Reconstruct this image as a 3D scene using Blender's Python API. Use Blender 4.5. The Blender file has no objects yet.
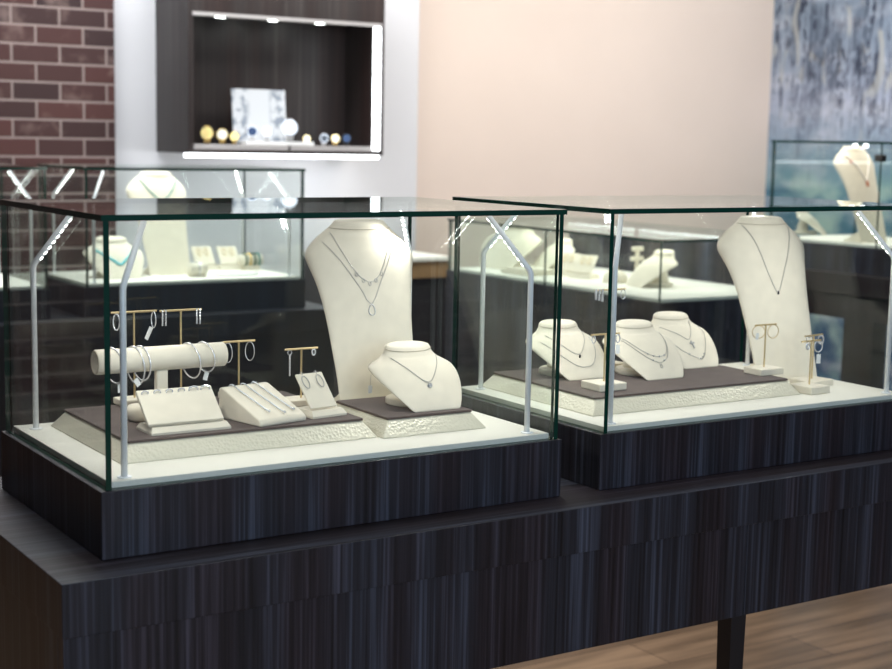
import bpy, bmesh, math, random
from mathutils import Vector, Matrix
random.seed(7)
scene = bpy.context.scene
C = scene.collection
PI = math.pi
ZT = 1.0            # height of the showcase plinth tops above the floor

# ------------------------------------------------------------------ materials
def new_mat(name):
    m = bpy.data.materials.new(name); m.use_nodes = True
    nt = m.node_tree; nt.nodes.clear()
    out = nt.nodes.new('ShaderNodeOutputMaterial')
    return m, nt, out

def nd(nt, t, **kw):
    n = nt.nodes.new(t)
    for k, v in kw.items(): setattr(n, k, v)
    return n

def principled(name, col, rough=.5, metal=0, spec=.5, noise=0, nscale=60, bump=0, bscale=200, emit=None, estr=0, sheen=0):
    m, nt, out = new_mat(name)
    b = nd(nt, 'ShaderNodeBsdfPrincipled')
    b.inputs['Base Color'].default_value = (*col, 1)
    b.inputs['Roughness'].default_value = rough
    b.inputs['Metallic'].default_value = metal
    b.inputs['Specular IOR Level'].default_value = spec
    if sheen: b.inputs['Sheen Weight'].default_value = sheen
    if emit:
        b.inputs['Emission Color'].default_value = (*emit, 1); b.inputs['Emission Strength'].default_value = estr
    tc = nd(nt, 'ShaderNodeTexCoord')
    if noise:
        n = nd(nt, 'ShaderNodeTexNoise'); n.inputs['Scale'].default_value = nscale; n.inputs['Detail'].default_value = 4
        nt.links.new(tc.outputs['Object'], n.inputs['Vector'])
        r = nd(nt, 'ShaderNodeValToRGB')
        r.color_ramp.elements[0].position = .3; r.color_ramp.elements[1].position = .7
        r.color_ramp.elements[0].color = (*[c*(1-noise) for c in col], 1)
        r.color_ramp.elements[1].color = (*[min(1, c*(1+noise)) for c in col], 1)
        nt.links.new(n.outputs['Fac'], r.inputs['Fac']); nt.links.new(r.outputs['Color'], b.inputs['Base Color'])
    if bump:
        n2 = nd(nt, 'ShaderNodeTexNoise'); n2.inputs['Scale'].default_value = bscale; n2.inputs['Detail'].default_value = 3
        nt.links.new(tc.outputs['Object'], n2.inputs['Vector'])
        bp = nd(nt, 'ShaderNodeBump'); bp.inputs['Strength'].default_value = bump; bp.inputs['Distance'].default_value = .002
        nt.links.new(n2.outputs['Fac'], bp.inputs['Height']); nt.links.new(bp.outputs['Normal'], b.inputs['Normal'])
    nt.links.new(b.outputs[0], out.inputs[0])
    return m

def emission(name, col, s):
    m, nt, out = new_mat(name)
    e = nd(nt, 'ShaderNodeEmission'); e.inputs[0].default_value = (*col, 1); e.inputs[1].default_value = s
    nt.links.new(e.outputs[0], out.inputs[0]); return m

def wood(name, dark, mid, light, rough=.42, lo=.32, hi=.72, fine=110, coarse=26):
    """straight grained laminate: grain upright on upright faces, lengthwise on level ones"""
    m, nt, out = new_mat(name)
    L = nt.links.new
    b = nd(nt, 'ShaderNodeBsdfPrincipled'); b.inputs['Roughness'].default_value = rough
    b.inputs['Specular IOR Level'].default_value = .4
    tc = nd(nt, 'ShaderNodeTexCoord'); ge = nd(nt, 'ShaderNodeNewGeometry')
    sp = nd(nt, 'ShaderNodeSeparateXYZ'); L(ge.outputs['Normal'], sp.inputs[0])
    ab = nd(nt, 'ShaderNodeMath', operation='ABSOLUTE'); L(sp.outputs['Z'], ab.inputs[0])
    gt = nd(nt, 'ShaderNodeMath', operation='GREATER_THAN'); L(ab.outputs[0], gt.inputs[0]); gt.inputs[1].default_value = .5
    def vec(scale):
        mp = nd(nt, 'ShaderNodeMapping'); mp.inputs['Scale'].default_value = scale
        L(tc.outputs['Object'], mp.inputs['Vector']); return mp.outputs[0]
    def streak(s, stretch, detail=3):
        mx = nd(nt, 'ShaderNodeMix', data_type='VECTOR')
        L(gt.outputs[0], mx.inputs['Factor'])
        L(vec((s, s, s*stretch)), mx.inputs[4]); L(vec((s*stretch, s, s)), mx.inputs[5])
        n = nd(nt, 'ShaderNodeTexNoise'); n.inputs['Scale'].default_value = 1; n.inputs['Detail'].default_value = detail
        n.inputs['Roughness'].default_value = .6
        L(mx.outputs[1], n.inputs['Vector']); return n.outputs['Fac']
    a, c = streak(coarse, .02), streak(fine, .012)
    ad = nd(nt, 'ShaderNodeMath', operation='MULTIPLY_ADD'); L(c, ad.inputs[0]); ad.inputs[1].default_value = .55
    ml = nd(nt, 'ShaderNodeMath', operation='MULTIPLY'); L(a, ml.inputs[0]); ml.inputs[1].default_value = .45
    L(ml.outputs[0], ad.inputs[2])
    r = nd(nt, 'ShaderNodeValToRGB'); e = r.color_ramp.elements
    e[0].position = lo; e[0].color = (*dark, 1); e[1].position = hi; e[1].color = (*light, 1)
    x = e.new((lo+hi)/2); x.color = (*mid, 1)
    L(ad.outputs[0], r.inputs['Fac'])
    v = nd(nt, 'ShaderNodeMapRange'); L(streak(coarse*.4, .02, 1), v.inputs[0]); v.inputs[1].default_value = .42; v.inputs[2].default_value = .60
    mx = nd(nt, 'ShaderNodeMix', data_type='RGBA', blend_type='MULTIPLY'); L(v.outputs[0], mx.inputs['Factor'])
    L(r.outputs['Color'], mx.inputs[6]); mx.inputs[7].default_value = (.85, .62, .58, 1)
    L(mx.outputs[2], b.inputs['Base Color'])
    L(b.outputs[0], out.inputs[0]); return m

def thin_glass(name, tint, base=.035, gain=.9):
    m, nt, out = new_mat(name); L = nt.links.new
    t = nd(nt, 'ShaderNodeBsdfTransparent'); t.inputs[0].default_value = (*tint, 1)
    g = nd(nt, 'ShaderNodeBsdfGlossy'); g.inputs['Roughness'].default_value = .0; g.inputs['Color'].default_value = (.95, 1, .98, 1)
    lw = nd(nt, 'ShaderNodeLayerWeight'); lw.inputs['Blend'].default_value = .5
    pw = nd(nt, 'ShaderNodeMath', operation='POWER'); L(lw.outputs['Facing'], pw.inputs[0]); pw.inputs[1].default_value = 5
    ma = nd(nt, 'ShaderNodeMath', operation='MULTIPLY_ADD'); L(pw.outputs[0], ma.inputs[0]); ma.inputs[1].default_value = gain; ma.inputs[2].default_value = base
    mx = nd(nt, 'ShaderNodeMixShader'); L(ma.outputs[0], mx.inputs[0]); L(t.outputs[0], mx.inputs[1]); L(g.outputs[0], mx.inputs[2])
    L(mx.outputs[0], out.inputs[0]); return m

def brick_mat():
    m, nt, out = new_mat('brick'); L = nt.links.new
    b = nd(nt, 'ShaderNodeBsdfPrincipled'); b.inputs['Roughness'].default_value = .85
    tc = nd(nt, 'ShaderNodeTexCoord'); sp = nd(nt, 'ShaderNodeSeparateXYZ'); L(tc.outputs['Object'], sp.inputs[0])
    cb = nd(nt, 'ShaderNodeCombineXYZ')
    sm = nd(nt, 'ShaderNodeMath', operation='ADD'); L(sp.outputs['X'], sm.inputs[0]); L(sp.outputs['Y'], sm.inputs[1])
    L(sm.outputs[0], cb.inputs[0]); L(sp.outputs['Z'], cb.inputs[1])
    br = nd(nt, 'ShaderNodeTexBrick'); br.offset = .5
    br.inputs['Scale'].default_value = 1; br.inputs['Brick Width'].default_value = .195; br.inputs['Row Height'].default_value = .0745
    br.inputs['Mortar Size'].default_value = .0055; br.inputs['Mortar Smooth'].default_value = .3; br.inputs['Bias'].default_value = -.1
    br.inputs['Color1'].default_value = (.070, .025, .022, 1); br.inputs['Color2'].default_value = (.020, .011, .012, 1)
    br.inputs['Mortar'].default_value = (.25, .195, .18, 1)
    L(cb.outputs[0], br.inputs['Vector'])
    n = nd(nt, 'ShaderNodeTexNoise'); n.inputs['Scale'].default_value = 9; n.inputs['Detail'].default_value = 6
    L(tc.outputs['Object'], n.inputs['Vector'])
    r = nd(nt, 'ShaderNodeValToRGB'); r.color_ramp.elements[0].position = .56; r.color_ramp.elements[1].position = .75
    L(n.outputs['Fac'], r.inputs['Fac'])
    mf = nd(nt, 'ShaderNodeMath', operation='MULTIPLY'); L(r.outputs['Color'], mf.inputs[0]); mf.inputs[1].default_value = .45
    mx = nd(nt, 'ShaderNodeMix', data_type='RGBA'); L(mf.outputs[0], mx.inputs['Factor'])
    L(br.outputs['Color'], mx.inputs[6]); mx.inputs[7].default_value = (.27, .19, .17, 1)
    L(mx.outputs[2], b.inputs['Base Color'])
    bp = nd(nt, 'ShaderNodeBump'); bp.inputs['Strength'].default_value = .6; bp.inputs['Distance'].default_value = .01; bp.invert = True
    L(br.outputs['Fac'], bp.inputs['Height']); L(bp.outputs[0], b.inputs['Normal'])
    L(b.outputs[0], out.inputs[0]); return m

def mural_mat():
    """blue watercolour: hanging dark strands over pale washes"""
    m, nt, out = new_mat('mural_paint'); L = nt.links.new
    b = nd(nt, 'ShaderNodeBsdfPrincipled'); b.inputs['Roughness'].default_value = .6
    tc = nd(nt, 'ShaderNodeTexCoord')
    sp = nd(nt, 'ShaderNodeSeparateXYZ'); L(tc.outputs['Object'], sp.inputs[0])
    gr = nd(nt, 'ShaderNodeMapRange'); L(sp.outputs['Z'], gr.inputs[0]); gr.inputs[1].default_value = .4; gr.inputs[2].default_value = 2.6
    base = nd(nt, 'ShaderNodeValToRGB'); e = base.color_ramp.elements
    e[0].position = 0; e[0].color = (.02, .07, .16, 1); e[1].position = 1; e[1].color = (.20, .27, .34, 1)
    for pos, c in ((.22, (.035, .11, .22)), (.42, (.12, .28, .34)), (.50, (.26, .36, .47)), (.62, (.38, .44, .57)), (.76, (.25, .32, .42))):
        x = e.new(pos); x.color = (*c, 1)
    L(gr.outputs[0], base.inputs[0])
    def noise(scale, detail=5, dist=0):
        mp = nd(nt, 'ShaderNodeMapping'); mp.inputs['Scale'].default_value = scale; L(tc.outputs['Object'], mp.inputs[0])
        n = nd(nt, 'ShaderNodeTexNoise'); n.inputs['Scale'].default_value = 1; n.inputs['Detail'].default_value = detail; n.inputs['Distortion'].default_value = dist
        L(mp.outputs[0], n.inputs['Vector']); return n.outputs['Fac']
    def ramp(src, a, bb):
        r = nd(nt, 'ShaderNodeMapRange'); L(src, r.inputs[0]); r.inputs[1].default_value = a; r.inputs[2].default_value = bb; return r.outputs[0]
    def mix(fac, c1, c2):
        x = nd(nt, 'ShaderNodeMix', data_type='RGBA'); L(fac, x.inputs['Factor']); L(c1, x.inputs[6]); x.inputs[7].default_value = (*c2, 1); return x.outputs[2]
    def mul(a, bb):
        x = nd(nt, 'ShaderNodeMath', operation='MULTIPLY'); L(a, x.inputs[0])
        if isinstance(bb, float): x.inputs[1].default_value = bb
        else: L(bb, x.inputs[1])
        return x.outputs[0]
    hz = ramp(sp.outputs['Z'], 1.2, 2.0)
    lo = nd(nt, 'ShaderNodeMath', operation='SUBTRACT'); lo.inputs[0].default_value = 1.0; L(ramp(sp.outputs['Z'], 1.3, 1.6), lo.inputs[1])
    c = base.outputs['Color']
    c = mix(mul(ramp(noise((3, 3, 9)), .48, .7), .6), c, (.62, .66, .76))
    c = mix(mul(mul(ramp(noise((5, 4, 4), 6), .5, .68), lo.outputs[0]), .8), c, (.38, .55, .50))
    c = mix(mul(mul(ramp(noise((5, 2.5, 10), 5, .4), .5, .66), lo.outputs[0]), .9), c, (.03, .14, .24))
    clump = ramp(noise((2.4, 2.4, .9), 3, .5), .42, .60)
    leafy = ramp(noise((30, 30, 16), 4, .6), .40, .56)
    c = mix(mul(mul(ramp(noise((5.5, 5.5, .6), 7, 1.6), .46, .58), mul(hz, clump)), .9), c, (.035, .060, .11))
    c = mix(mul(mul(ramp(noise((15, 15, 1.0), 6, 1.8), .45, .53), mul(hz, clump)), leafy), c, (.010, .018, .045))
    c = mix(mul(mul(ramp(noise((24, 24, 1.5), 5, 1.5), .52, .60), hz), leafy), c, (.018, .030, .065))
    c = mix(mul(ramp(noise((10, 10, 3), 6, 1.0), .57, .66), mul(hz, .7)), c, (.46, .47, .44))
    L(c, b.inputs['Base Color']); L(b.outputs[0], out.inputs[0]); return m

def floor_mat():
    m, nt, out = new_mat('floor_planks'); L = nt.links.new
    b = nd(nt, 'ShaderNodeBsdfPrincipled'); b.inputs['Roughness'].default_value = .38
    tc = nd(nt, 'ShaderNodeTexCoord')
    br = nd(nt, 'ShaderNodeTexBrick'); br.offset = .37
    br.inputs['Scale'].default_value = 1; br.inputs['Brick Width'].default_value = 1.3; br.inputs['Row Height'].default_value = .19
    br.inputs['Mortar Size'].default_value = .002; br.inputs['Color1'].default_value = (.54, .35, .215, 1); br.inputs['Color2'].default_value = (.23, .148, .092, 1)
    br.inputs['Mortar'].default_value = (.10, .06, .04, 1)
    L(tc.outputs['Object'], br.inputs['Vector'])
    mp = nd(nt, 'ShaderNodeMapping'); mp.inputs['Scale'].default_value = (2.2, 22, 1); L(tc.outputs['Object'], mp.inputs[0])
    n = nd(nt, 'ShaderNodeTexNoise'); n.inputs['Scale'].default_value = 1; n.inputs['Detail'].default_value = 6; n.inputs['Distortion'].default_value = .2
    L(mp.outputs[0], n.inputs['Vector'])
    r = nd(nt, 'ShaderNodeMapRange'); L(n.outputs['Fac'], r.inputs[0]); r.inputs[1].default_value = .35; r.inputs[2].default_value = .7; r.inputs[3].default_value = .55; r.inputs[4].default_value = 1.15
    mx = nd(nt, 'ShaderNodeMix', data_type='RGBA', blend_type='MULTIPLY'); mx.inputs['Factor'].default_value = 1
    L(br.outputs['Color'], mx.inputs[6]); L(r.outputs[0], mx.inputs[7])
    L(mx.outputs[2], b.inputs['Base Color']); L(b.outputs[0], out.inputs[0]); return m

def hammered():
    m, nt, out = new_mat('pebbled_pearl_leatherette'); L = nt.links.new
    b = nd(nt, 'ShaderNodeBsdfPrincipled'); b.inputs['Base Color'].default_value = (.74, .70, .57, 1)
    b.inputs['Roughness'].default_value = .38; b.inputs['Metallic'].default_value = .2
    tc = nd(nt, 'ShaderNodeTexCoord'); v = nd(nt, 'ShaderNodeTexVoronoi'); v.inputs['Scale'].default_value = 190
    L(tc.outputs['Object'], v.inputs['Vector'])
    bp = nd(nt, 'ShaderNodeBump'); bp.inputs['Strength'].default_value = .5; bp.inputs['Distance'].default_value = .0015
    L(v.outputs['Distance'], bp.inputs['Height']); L(bp.outputs[0], b.inputs['Normal'])
    L(b.outputs[0], out.inputs[0]); return m

def card_mat():
    m, nt, out = new_mat('damask_card'); L = nt.links.new
    b = nd(nt, 'ShaderNodeBsdfPrincipled'); b.inputs['Roughness'].default_value = .5
    tc = nd(nt, 'ShaderNodeTexCoord'); n = nd(nt, 'ShaderNodeTexNoise'); n.inputs['Scale'].default_value = 26; n.inputs['Detail'].default_value = 2
    L(tc.outputs['Object'], n.inputs['Vector'])
    sp = nd(nt, 'ShaderNodeSeparateXYZ'); L(tc.outputs['Object'], sp.inputs[0])
    ab = nd(nt, 'ShaderNodeMath', operation='ABSOLUTE'); L(sp.outputs['X'], ab.inputs[0])
    mr = nd(nt, 'ShaderNodeMapRange'); L(ab.outputs[0], mr.inputs[0]); mr.inputs[1].default_value = .04; mr.inputs[2].default_value = .07
    r = nd(nt, 'ShaderNodeMapRange'); L(n.outputs['Fac'], r.inputs[0]); r.inputs[1].default_value = .47; r.inputs[2].default_value = .58
    mu = nd(nt, 'ShaderNodeMath', operation='MULTIPLY'); L(mr.outputs[0], mu.inputs[0]); L(r.outputs[0], mu.inputs[1])
    mx = nd(nt, 'ShaderNodeMix', data_type='RGBA'); L(mu.outputs[0], mx.inputs['Factor'])
    mx.inputs[6].default_value = (.60, .63, .66, 1); mx.inputs[7].default_value = (.24, .28, .34, 1)
    L(mx.outputs[2], b.inputs['Base Color']); L(b.outputs[0], out.inputs[0]); return m

M = {}
M['wood'] = wood('dark_laminate', (.0060, .0046, .0055), (.026, .026, .035), (.086, .096, .132), lo=.36, hi=.67, fine=130, coarse=24)
M['wood_niche'] = wood('niche_laminate', (.016, .012, .012), (.026, .020, .019), (.052, .043, .041), fine=90, lo=.36, hi=.66)
M['wood_navy'] = wood('navy_laminate', (.005, .007, .011), (.010, .014, .022), (.022, .028, .042), fine=150, coarse=40)
M['black_wood'] = principled('black_wood', (.012, .010, .012), .5)
M['glass'] = thin_glass('clear_glass', (.974, .989, .981), base=.022)
M['edge'] = principled('green_glass_edge', (.003, .038, .025), .12, spec=.5)
M['deck'] = principled('white_deck_fabric', (.86, .84, .76), .8, noise=.03, nscale=200)
M['cream'] = principled('cream_suede', (.78, .715, .59), .85, noise=.04, nscale=45, bump=.12, bscale=600, sheen=.2)
M['cream_seam'] = principled('cream_piping', (.50, .44, .34), .8)
M['suede'] = principled('taupe_suede', (.100, .072, .064), .95, noise=.12, nscale=30, sheen=.08)
M['pearl'] = hammered()
M['silver'] = principled('silver', (.84, .84, .85), .25, metal=.6)
M['chain'] = principled('fine_silver_chain', (.42, .41, .40), .3, metal=.5)
M['gold'] = principled('brushed_brass', (.74, .57, .31), .32, metal=.75)
M['yellow_gold'] = principled('polished_gold', (.85, .60, .22), .18, metal=1)
M['stone'] = principled('clear_stone', (.86, .88, .92), .05, metal=.6)
M['dark_stone'] = principled('dark_stone', (.03, .03, .035), .15)
M['tag'] = principled('white_tag', (.88, .88, .86), .6)
M['alu'] = principled('satin_aluminium', (.93, .95, .97), .4, metal=.05)
M['led'] = emission('led_glow', (.95, 1.0, .96), 22)
M['ledsoft'] = emission('led_tube_glow', (.93, .97, 1.0), 7)
M['white_wall'] = principled('white_paint', (.70, .70, .72), .9, noise=.015, nscale=3)
M['peach_wall'] = principled('peach_paint', (.82, .69, .595), .9, noise=.015, nscale=3)
M['brick'] = brick_mat(); M['mural'] = mural_mat(); M['floor'] = floor_mat()
M['ceil'] = principled('ceiling_paint', (.75, .75, .75), .9)
M['grey_block'] = principled('grey_block', (.42, .40, .39), .7)
M['white_block'] = principled('white_block', (.85, .86, .85), .6)
M['card'] = card_mat()
M['turquoise'] = principled('turquoise', (.10, .55, .62), .35)
M['teal'] = principled('teal_bead', (.05, .25, .22), .35)
M['green_bead'] = principled('green_bead', (.04, .10, .05), .35)
M['coral'] = principled('coral_bead', (.55, .16, .07), .35)
M['pearl_bead'] = principled('pearl_bead', (.85, .80, .74), .25)
M['porcelain'] = principled('porcelain', (.90, .91, .90), .15)
M['oak'] = principled('light_oak', (.30, .18, .08), .5, noise=.2, nscale=12)
M['black'] = principled('black_plastic', (.008, .008, .008), .4)
M['navy'] = principled('navy_dial', (.02, .04, .09), .2, metal=.5)

# ------------------------------------------------------------------ mesh helpers
def finish(name, bm, mats, parent=None, smooth=False, loc=None, rot=None, normals=True):
    if normals: bmesh.ops.recalc_face_normals(bm, faces=bm.faces[:])
    me = bpy.data.meshes.new(name); bm.to_mesh(me); bm.free()
    if not isinstance(mats, (list, tuple)): mats = [mats]
    for m in mats: me.materials.append(M[m] if isinstance(m, str) else m)
    if smooth:
        for p in me.polygons: p.use_smooth = True
    o = bpy.data.objects.new(name, me); C.objects.link(o)
    if parent: o.parent = parent
    if loc is not None: o.location = loc
    if rot is not None: o.rotation_euler = rot
    return o

def tag(o, label, cat, group=None):
    o['label'] = label; o['category'] = cat
    if group: o['group'] = group
    return o

def thing(name, label, cat, loc=(0, 0, 0), rz=0, group=None):
    o = bpy.data.objects.new(name, None); o.empty_display_size = .02; C.objects.link(o)
    o.location = loc; o.rotation_euler = (0, 0, rz)
    return tag(o, label, cat, group)

def box(bm, x0, x1, y0, y1, z0, z1, bev=0, mat=0, mtx=None):
    v = [bm.verts.new(p) for p in ((x0,y0,z0),(x1,y0,z0),(x1,y1,z0),(x0,y1,z0),(x0,y0,z1),(x1,y0,z1),(x1,y1,z1),(x0,y1,z1))]
    fs = [bm.faces.new([v[i] for i in q]) for q in ((3,2,1,0),(4,5,6,7),(0,1,5,4),(1,2,6,5),(2,3,7,6),(3,0,4,7))]
    for f in fs: f.material_index = mat
    if mtx is not None:
        for a in v: a.co = mtx @ a.co
    if bev:
        es = set()
        for f in fs: es.update(f.edges)
        bmesh.ops.bevel(bm, geom=list(es), offset=bev, segments=2, profile=.5, affect='EDGES')

def B(*a, **k):
    bm = bmesh.new(); box(bm, *a, **k); return bm

def frame_axes(d):
    d = d.normalized(); up = Vector((0, 0, 1)) if abs(d.z) < .95 else Vector((0, 1, 0))
    s = d.cross(up).normalized(); return s, s.cross(d).normalized()

def tube(bm, pts, r, seg=8, closed=False, sq=False):
    pts = [Vector(p) for p in pts]; n = len(pts); rings = []
    if sq: seg = 4
    ref = None
    for i, p in enumerate(pts):
        if closed: d = pts[(i+1) % n] - pts[i-1]
        elif i == 0: d = pts[1] - p
        elif i == n-1: d = p - pts[i-1]
        else: d = (pts[i+1]-p).normalized() + (p-pts[i-1]).normalized()
        d.normalize()
        if ref is None: s, u = frame_axes(d)
        else:
            s = (ref - d*ref.dot(d)).normalized(); u = s.cross(d).normalized()
        ref = s
        rr = r[i] if isinstance(r, (list, tuple)) else r
        off = PI/4 if sq else 0
        rings.append([bm.verts.new(p + (s*math.cos(off+2*PI*k/seg) + u*math.sin(off+2*PI*k/seg))*rr) for k in range(seg)])
    m = n if closed else n-1
    for i in range(m):
        a, b = rings[i], rings[(i+1) % n]
        sh = 0
        if closed and i == n-1:
            sh = min(range(seg), key=lambda q: (a[0].co-b[q].co).length)
        for k in range(seg):
            bm.faces.new((a[k], a[(k+1) % seg], b[(k+1+sh) % seg], b[(k+sh) % seg]))
    if not closed:
        bm.faces.new(rings[0][::-1]); bm.faces.new(rings[-1])

def loft(bm, rings, cap=True):
    R = [[bm.verts.new(p) for p in ring] for ring in rings]
    n = len(R[0])
    for i in range(len(R)-1):
        for k in range(n):
            bm.faces.new((R[i][k], R[i][(k+1) % n], R[i+1][(k+1) % n], R[i+1][k]))
    if cap: bm.faces.new(R[0][::-1]); bm.faces.new(R[-1])

def disc(bm, cx, cy, z0, z1, rx, ry, bev=.002, n=32):
    def ring(z, k): return [(cx + (rx-k)*math.cos(2*PI*i/n), cy + (ry-k)*math.sin(2*PI*i/n), z) for i in range(n)]
    loft(bm, [ring(z0, bev*.5), ring(z0+bev*.5, 0), ring(z1-bev, 0), ring(z1-bev*.3, bev*.3), ring(z1, bev)])

def ball(bm, c, r, seg=10, sc=(1, 1, 1)):
    mt = Matrix.Translation(Vector(c)) @ Matrix.Diagonal((*[r*s for s in sc], 1))
    bmesh.ops.create_uvsphere(bm, u_segments=seg, v_segments=max(6, seg*2//3), radius=1, matrix=mt)

def catmull(P, n=8):
    P = [Vector(p) for p in P]; Q = [P[0]*2-P[1]] + P + [P[-1]*2-P[-2]]; out = []
    for i in range(1, len(Q)-2):
        for k in range(n):
            t = k/n; a, b, c, d = Q[i-1], Q[i], Q[i+1], Q[i+2]
            out.append(.5*((2*b)+(c-a)*t+(2*a-5*b+4*c-d)*t*t+(3*b-a-3*c+d)*t**3))
    out.append(P[-1]); return out

def copy_tree(o, parent=None):
    c = o.copy(); C.objects.link(c)
    if parent: c.parent = parent
    for ch in list(o.children): copy_tree(ch, c)
    return c

# ------------------------------------------------------------------ the setting
def struct(name, bm, m, loc=None):
    o = finish(name, bm, m, loc=loc); o['kind'] = 'structure'; return o

struct('floor', B(-4, 5.46, -6, 4.3, -.05, 0), 'floor')
struct('wall_back', B(-4, 2.963, 4.0, 4.25, 0, 3.1), 'white_wall')
struct('wall_back_peach', B(2.963, 5.46, 4.22, 4.3, 0, 3.1), 'peach_wall')
struct('wall_right', B(5.46, 5.56, -6, 4.3, 0, 3.1), 'mural')
struct('ceiling', B(-4, 5.56, -6, 4.3, 3.1, 3.2), 'ceil')
struct('wall_brick', B(-4, 1.457, 3.94, 3.999, 0, 3.1), 'brick')

# ------------------------------------------------------------------ showcases
TH = .0085
def glass_box(bm, x0, x1, y0, y1, z0, z1, big):
    """a pane: clear on its two large faces, green along its cut edges"""
    v = [bm.verts.new(p) for p in ((x0,y0,z0),(x1,y0,z0),(x1,y1,z0),(x0,y1,z0),(x0,y0,z1),(x1,y0,z1),(x1,y1,z1),(x0,y1,z1))]
    for q, ax in (((3,2,1,0),'z'),((4,5,6,7),'z'),((0,1,5,4),'y'),((1,2,6,5),'x'),((2,3,7,6),'y'),((3,0,4,7),'x')):
        f = bm.faces.new([v[i] for i in q]); f.material_index = 0 if ax == big else 1

def pane(name, parent, *a):
    bm = bmesh.new(); glass_box(bm, *a); return finish(name, bm, ['glass', 'edge'], parent)

def light_post(parent, bx, by, sx, sy, z0=.010, H=.391, lamp=True, energy=.5):
    post = bmesh.new()
    kz = H*.745; a = .054
    top = Vector((bx+sx*a, by+sy*a, H-.006)); kink = Vector((bx, by, kz))
    tube(post, [(bx, by, z0), (bx, by, kz-.004), kink + (top-kink).normalized()*.004, top], .0050, 14)
    p = finish('light_post', post, 'alu', parent, smooth=True)
    d = (top-kink).normalized(); h = Vector((sx, sy, 0)).normalized()
    n = (h - d*h.dot(d)).normalized()
    side = d.cross(n).normalized()
    bm = bmesh.new()
    for k in range(9):
        c = kink.lerp(top, .16+.8*k/8) + n*.0047
        mt = Matrix.Translation(c) @ Matrix((side, n, d)).transposed().to_4x4()
        box(bm, -.0022, .0022, -.0004, .0004, -.0026, .0026, mtx=mt)
    finish('led_strip', bm, 'led', p)
    f = bmesh.new(); disc(f, bx, by, z0, z0+.002, .011, .011, .0008, 20)
    finish('post_foot', f, 'alu', p)
    if lamp:
        ld = bpy.data.lights.new('case_led', 'AREA'); ld.shape = 'RECTANGLE'; ld.size = .075; ld.size_y = .005
        ld.energy = energy; ld.color = (1.0, .98, .93); ld.spread = PI*.95
        lo = bpy.data.objects.new('case_led', ld); C.objects.link(lo)
        c = kink.lerp(top, .55) + n*.0060
        R = Matrix((d, n.cross(d)*-1, -n)).transposed()   # local -Z points along n
        if R.determinant() < 0: R = Matrix((d, n.cross(d), -n)).transposed()
        lo.matrix_local = Matrix.Translation(c) @ R.to_4x4(); lo.parent = parent
    return p

def showcase(label, loc, W=.823, D=.509, H=.40, rz=0, posts=True, lamp=True, hp=.1014, group=None, joints=(), back=None, energy=.50, plinth='wood'):
    t = thing('display_case', label, 'display case', loc, rz, group)
    finish('plinth', B(-.004, W+.003, 0, D, -hp, 0, bev=.0012), plinth, t)
    finish('deck', B(.014, W-.014, .016, D-.014, .0004, .010, bev=.001), 'deck', t)
    o = .004; zl = H-.009
    pane('side_pane', t, o, o+TH, o, D-o, .0004, zl-.0003, 'x')
    pane('side_pane', t, W-o-TH, W-o, o, D-o, .0004, zl-.0003, 'x')
    xs = [o+TH+.0004] + list(joints) + [W-o-TH-.0004]
    for a, b in zip(xs[:-1], xs[1:]):
        pane('front_pane', t, a+.0004, b-.0004, o+.001, o+.001+TH, .0004, zl-.0003, 'y')
    if back is None: pane('back_pane', t, o+TH+.0004, W-o-TH-.0004, D-o-TH, D-o, .0004, zl-.0003, 'y')
    else: finish('back_panel', B(o+TH+.0004, W-o-TH-.0004, D-o-TH-.012, D-o, .0004, zl-.0003), back, t)
    pane('glass_lid', t, 0, W, 0, D, zl, H, 'z')
    if posts:
        ix, iy = .044, .036
        for bx, by, sx, sy in ((ix, iy, 1, 1), (W-ix-.003, iy, -1, 1), (.040, D-.058, 1, -1), (W-.040, D-.058, -1, -1)):
            light_post(t, bx, by, sx, sy, H=zl, lamp=lamp, energy=energy)
    return t

# front table
tab = thing('display_table', 'long dark wood-grain display table carrying the two large front glass cases', 'table', (0, 0, 0))
TX0, TX1, TY0, TY1 = -.0915, 1.84, -.0845, .60
TZ = ZT-.1014
finish('tabletop', B(TX0, TX1, TY0, TY1, TZ-.0792, TZ-.0004, bev=.0012), 'wood', tab)
xs = 1.204
finish('apron_panel', B(TX0+.003, xs-.0006, TY0+.007, TY0+.03, TZ-.2548, TZ-.0796, bev=.0008), 'wood', tab)
finish('apron_panel', B(xs+.0006, TX1-.003, TY0+.007, TY0+.03, TZ-.2548, TZ-.0796, bev=.0008), 'wood', tab)
finish('apron_panel', B(TX0+.003, TX0+.03, TY0+.031, TY1-.031, TZ-.2548, TZ-.0796, bev=.0008), 'wood', tab)
finish('apron_panel', B(TX1-.03, TX1-.003, TY0+.031, TY1-.031, TZ-.2548, TZ-.0796, bev=.0008), 'wood', tab)
finish('apron_panel', B(TX0+.003, TX1-.003, TY1-.03, TY1-.004, TZ-.2548, TZ-.0796, bev=.0008), 'wood', tab)
def leg(x, y):
    bm = bmesh.new(); z1 = TZ-.2552
    def rect(h, z): return [(x-h, y-h, z), (x+h, y-h, z), (x+h, y+h, z), (x-h, y+h, z)]
    loft(bm, [rect(.010, 0), rect(.0185, z1)])
    finish('leg', bm, 'black_wood', tab)
for x, y in ((-.06, -.055), (-.06, .57), (1.196, -.055), (1.81, -.055), (1.81, .57)): leg(x, y)

case_a = showcase('large glass display case on the table, holding the earring stands and bracelet roll', (0, 0, ZT), group='large glass cases on the front table')
case_b = showcase('large glass display case on the table, holding three small necklace busts', (.917, 0, ZT), group='large glass cases on the front table')

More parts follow.
